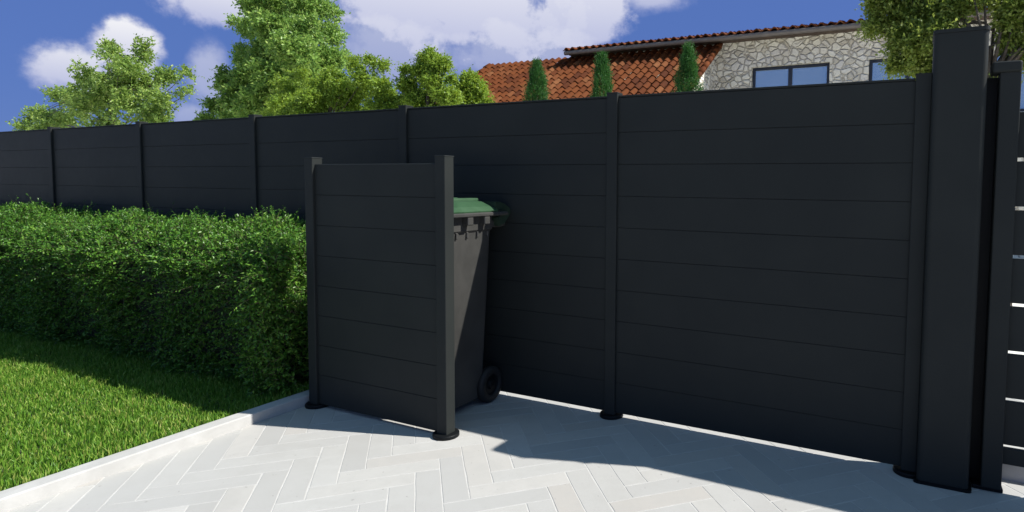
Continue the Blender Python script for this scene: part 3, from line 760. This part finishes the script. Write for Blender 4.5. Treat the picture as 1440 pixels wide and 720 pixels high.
# ------------------------------------------------------------------ house
hs = empty("stone_house", (0, 14, 0), "rubble stone house with red tiled roofs and dark framed windows behind the fence", "house")
hs.location = (0, 0, 0)
YW = 14.0
zE = at(1012, 55, YW - 0.45)[2]                 # eave of the upper roof
zR = at(1012, 64, YW - 0.02)[2]                 # top of the lower roof
xL = at(798, 70, YW)[0]; xR = at(1560, 40, YW)[0]
wins = [(1057, 1167, 91), (1222, 1335, 84), (1398, 1508, 72)]
WX = []
for a_, b_, yt in wins:
    pa = at(a_, yt, YW); pb = at(b_, yt - (b_ - a_) * 0.07, YW); WX.append((pa[0], pb[0], (pa[2] + pb[2]) / 2))
ztop = float(np.mean([wv[2] for wv in WX])); zbot = ztop - 1.25
# wall built round its openings
bm = bmesh.new()
xs = [xL] + [v for wv in WX for v in wv[:2]] + [xR]
th = 0.4
for k in range(0, len(xs) - 1):
    if k % 2 == 0: bx(bm, xs[k], xs[k + 1], YW, YW + th, -0.1, zE)
    else:
        bx(bm, xs[k], xs[k + 1], YW, YW + th, -0.1, zbot); bx(bm, xs[k], xs[k + 1], YW, YW + th, ztop, zE)
bx(bm, xL, xL + th, YW + th, YW + 7, -0.1, zE); bx(bm, xR - th, xR, YW + th, YW + 7, -0.1, zE)
finish(bm, "wall", M_STONE, hs)
for x0, x1, _ in WX:
    bm = bmesh.new(); fw = 0.07; ya, yb = YW + 0.10, YW + 0.17
    bx(bm, x0 + 0.002, x0 + fw, ya, yb, zbot + 0.002, ztop - 0.002, 0.006, 1); bx(bm, x1 - fw, x1 - 0.002, ya, yb, zbot + 0.002, ztop - 0.002, 0.006, 1)
    bx(bm, x0 + fw, x1 - fw, ya, yb, ztop - fw, ztop - 0.002, 0.006, 1); bx(bm, x0 + fw, x1 - fw, ya, yb, zbot + 0.002, zbot + fw, 0.006, 1)
    xm = (x0 + x1) / 2; bx(bm, xm - 0.045, xm + 0.045, ya - 0.004, yb - 0.004, zbot + fw, ztop - fw, 0.006, 1)
    wo = finish(bm, "window", M_FRAME, hs)
    for xa, xb in ((x0 + fw, xm - 0.045), (xm + 0.045, x1 - fw)):
        bm = bmesh.new(); bx(bm, xa + 0.001, xb - 0.001, ya + 0.03, ya + 0.045, zbot + fw + 0.001, ztop - fw - 0.001); finish(bm, "pane", M_GLASS, wo)
    bm = bmesh.new(); bx(bm, x0 - 0.06, x1 + 0.06, YW - 0.06, YW - 0.002, zbot - 0.08, zbot - 0.003, 0.01, 2); finish(bm, "sill", M_KERB, wo)

def tile_roof(name, x0, x1, y_eave, z_eave, y_top, z_top, parent, tw=0.20, tl=0.31):
    """barrel tiles: one little curved shell per tile, rows climbing from the eave"""
    sl = Vector((0, y_top - y_eave, z_top - z_eave)); Ls = sl.length; sd = np.array(sl / Ls); nrm = np.array([0, -sd[2], sd[1]])
    nc = int(round((x1 - x0) / tw)); tw = (x1 - x0) / nc; nr = int(math.ceil(Ls / tl)); tl = Ls / nr
    Vv, Ff, Tt = [], [], []
    prof = [(-0.5, 0.0), (-0.42, -0.006), (-0.3, 0.012), (-0.15, 0.048), (0.0, 0.066), (0.15, 0.058), (0.3, 0.026), (0.42, 0.002), (0.5, 0.0)]
    o0 = np.array([x0, y_eave, z_eave])
    for r in range(nr):
        for c in range(nc):
            jx = random.gauss(0, 0.004); jl = random.gauss(0, 0.008); jh = random.gauss(0, 0.003)
            b = len(Vv)
            for e in range(3):
                s = r * tl + (-0.02 + jl if e < 2 else tl + 0.02); lift = (0.0, 0.028, 0.0)[e] + jh
                if e == 0: lift = 0.006
                for u, h in prof:
                    Vv.append(o0 + np.array([(c + 0.5 + u * 1.0) * tw + jx, 0, 0]) + sd * s + nrm * (h * (1.0 if e else 0.75) + lift))
            n = len(prof)
            for e in range(2):
                for k in range(n - 1):
                    Ff.extend((b + e * n + k, b + e * n + k + 1, b + (e + 1) * n + k + 1, b + (e + 1) * n + k)); Tt.append(4)
    me = fast_mesh(name, Vv, Ff, Tt)
    return link(name, me, M_TILE, parent)

# upper roof
pitch = 0.40
xUL = at(792, 70, YW - 0.5)[0]
tile_roof("roof", xUL, xR + 0.5, YW - 0.5, zE + 0.05, YW + 3.2, zE + 0.05 + 3.7 * pitch * 0.55, hs)
bm = bmesh.new()
bx(bm, xUL + 0.02, xR + 0.48, YW - 0.42, YW + 0.1, zE - 0.0, zE + 0.028)           # soffit
bx(bm, xUL + 0.05, xR + 0.45, YW + 0.1, YW + 3.2, zE + 0.003, zE + 0.03)
finish(bm, "soffit", M_TIMBER, hs)
bm = bmesh.new(); tubes(bm, [(xUL + 0.05, YW - 0.50, zE + 0.0), (xR + 0.4, YW - 0.50, zE + 0.0)], [0.055, 0.055], 14); finish(bm, "gutter", M_GUTTER, hs)
# lower wing
run = 2.75
xg1 = at(1014, 62, YW)[0]; xg0 = at(690, 88, YW)[0]
zl = zR - run * 0.64
tile_roof("roof", xg0, xg1, YW - run, zl, YW - 0.03, zR, hs)
bm = bmesh.new()
bx(bm, xg0 + 0.25, xg1 - 0.13, YW - run + 0.45, YW - 0.01, -0.1, zl + 0.05)
# sloping top of the wing walls
wx0, wx1 = xg0 + 0.25, xg1 - 0.13
ys = (YW - run + 0.45, YW - 0.012)
vs = [bm.verts.new(p) for p in ((wx0, ys[0], zl + 0.0505), (wx1, ys[0], zl + 0.0505), (wx1, ys[1], zl + 0.0505), (wx0, ys[1], zl + 0.0505),
      (wx0, ys[0], zl + 0.19), (wx1, ys[0], zl + 0.19), (wx1, ys[1], zR - 0.07), (wx0, ys[1], zR - 0.07))]
for f in ((0, 1, 5, 4), (1, 2, 6, 5), (2, 3, 7, 6), (3, 0, 4, 7), (4, 5, 6, 7)): bm.faces.new([vs[k] for k in f])
bmesh.ops.recalc_face_normals(bm, faces=bm.faces[:])
finish(bm, "wing_wall", M_STONE, hs)
# verge tiles
for xv in (xg0, xg1):
    bm = bmesh.new()
    nseg = 11
    for k in range(nseg):
        f0, f1 = k / nseg, (k + 1.06) / nseg
        p0 = (xv, YW - run + run * f0, zl + (zR - zl) * f0 + 0.045); p1 = (xv, min(YW - 0.03, YW - run + run * f1), zl + (zR - zl) * min(1, f1) + 0.03)
        tubes(bm, [p0, p1], [0.075, 0.06], 10)
    finish(bm, "verge_tiles", M_TILE, hs, True)

# ------------------------------------------------------------------ picture settings
scene.view_settings.view_transform = 'Standard'; scene.view_settings.look = 'None'
scene.view_settings.gamma = 1.0; scene.view_settings.use_curve_mapping = False
scene.view_settings.exposure = 0.65
scene.render.resolution_x = 1024; scene.render.resolution_y = 512
try:
    scene.cycles.use_denoising = True; scene.cycles.max_bounces = 8; scene.cycles.transparent_max_bounces = 8
except Exception: pass
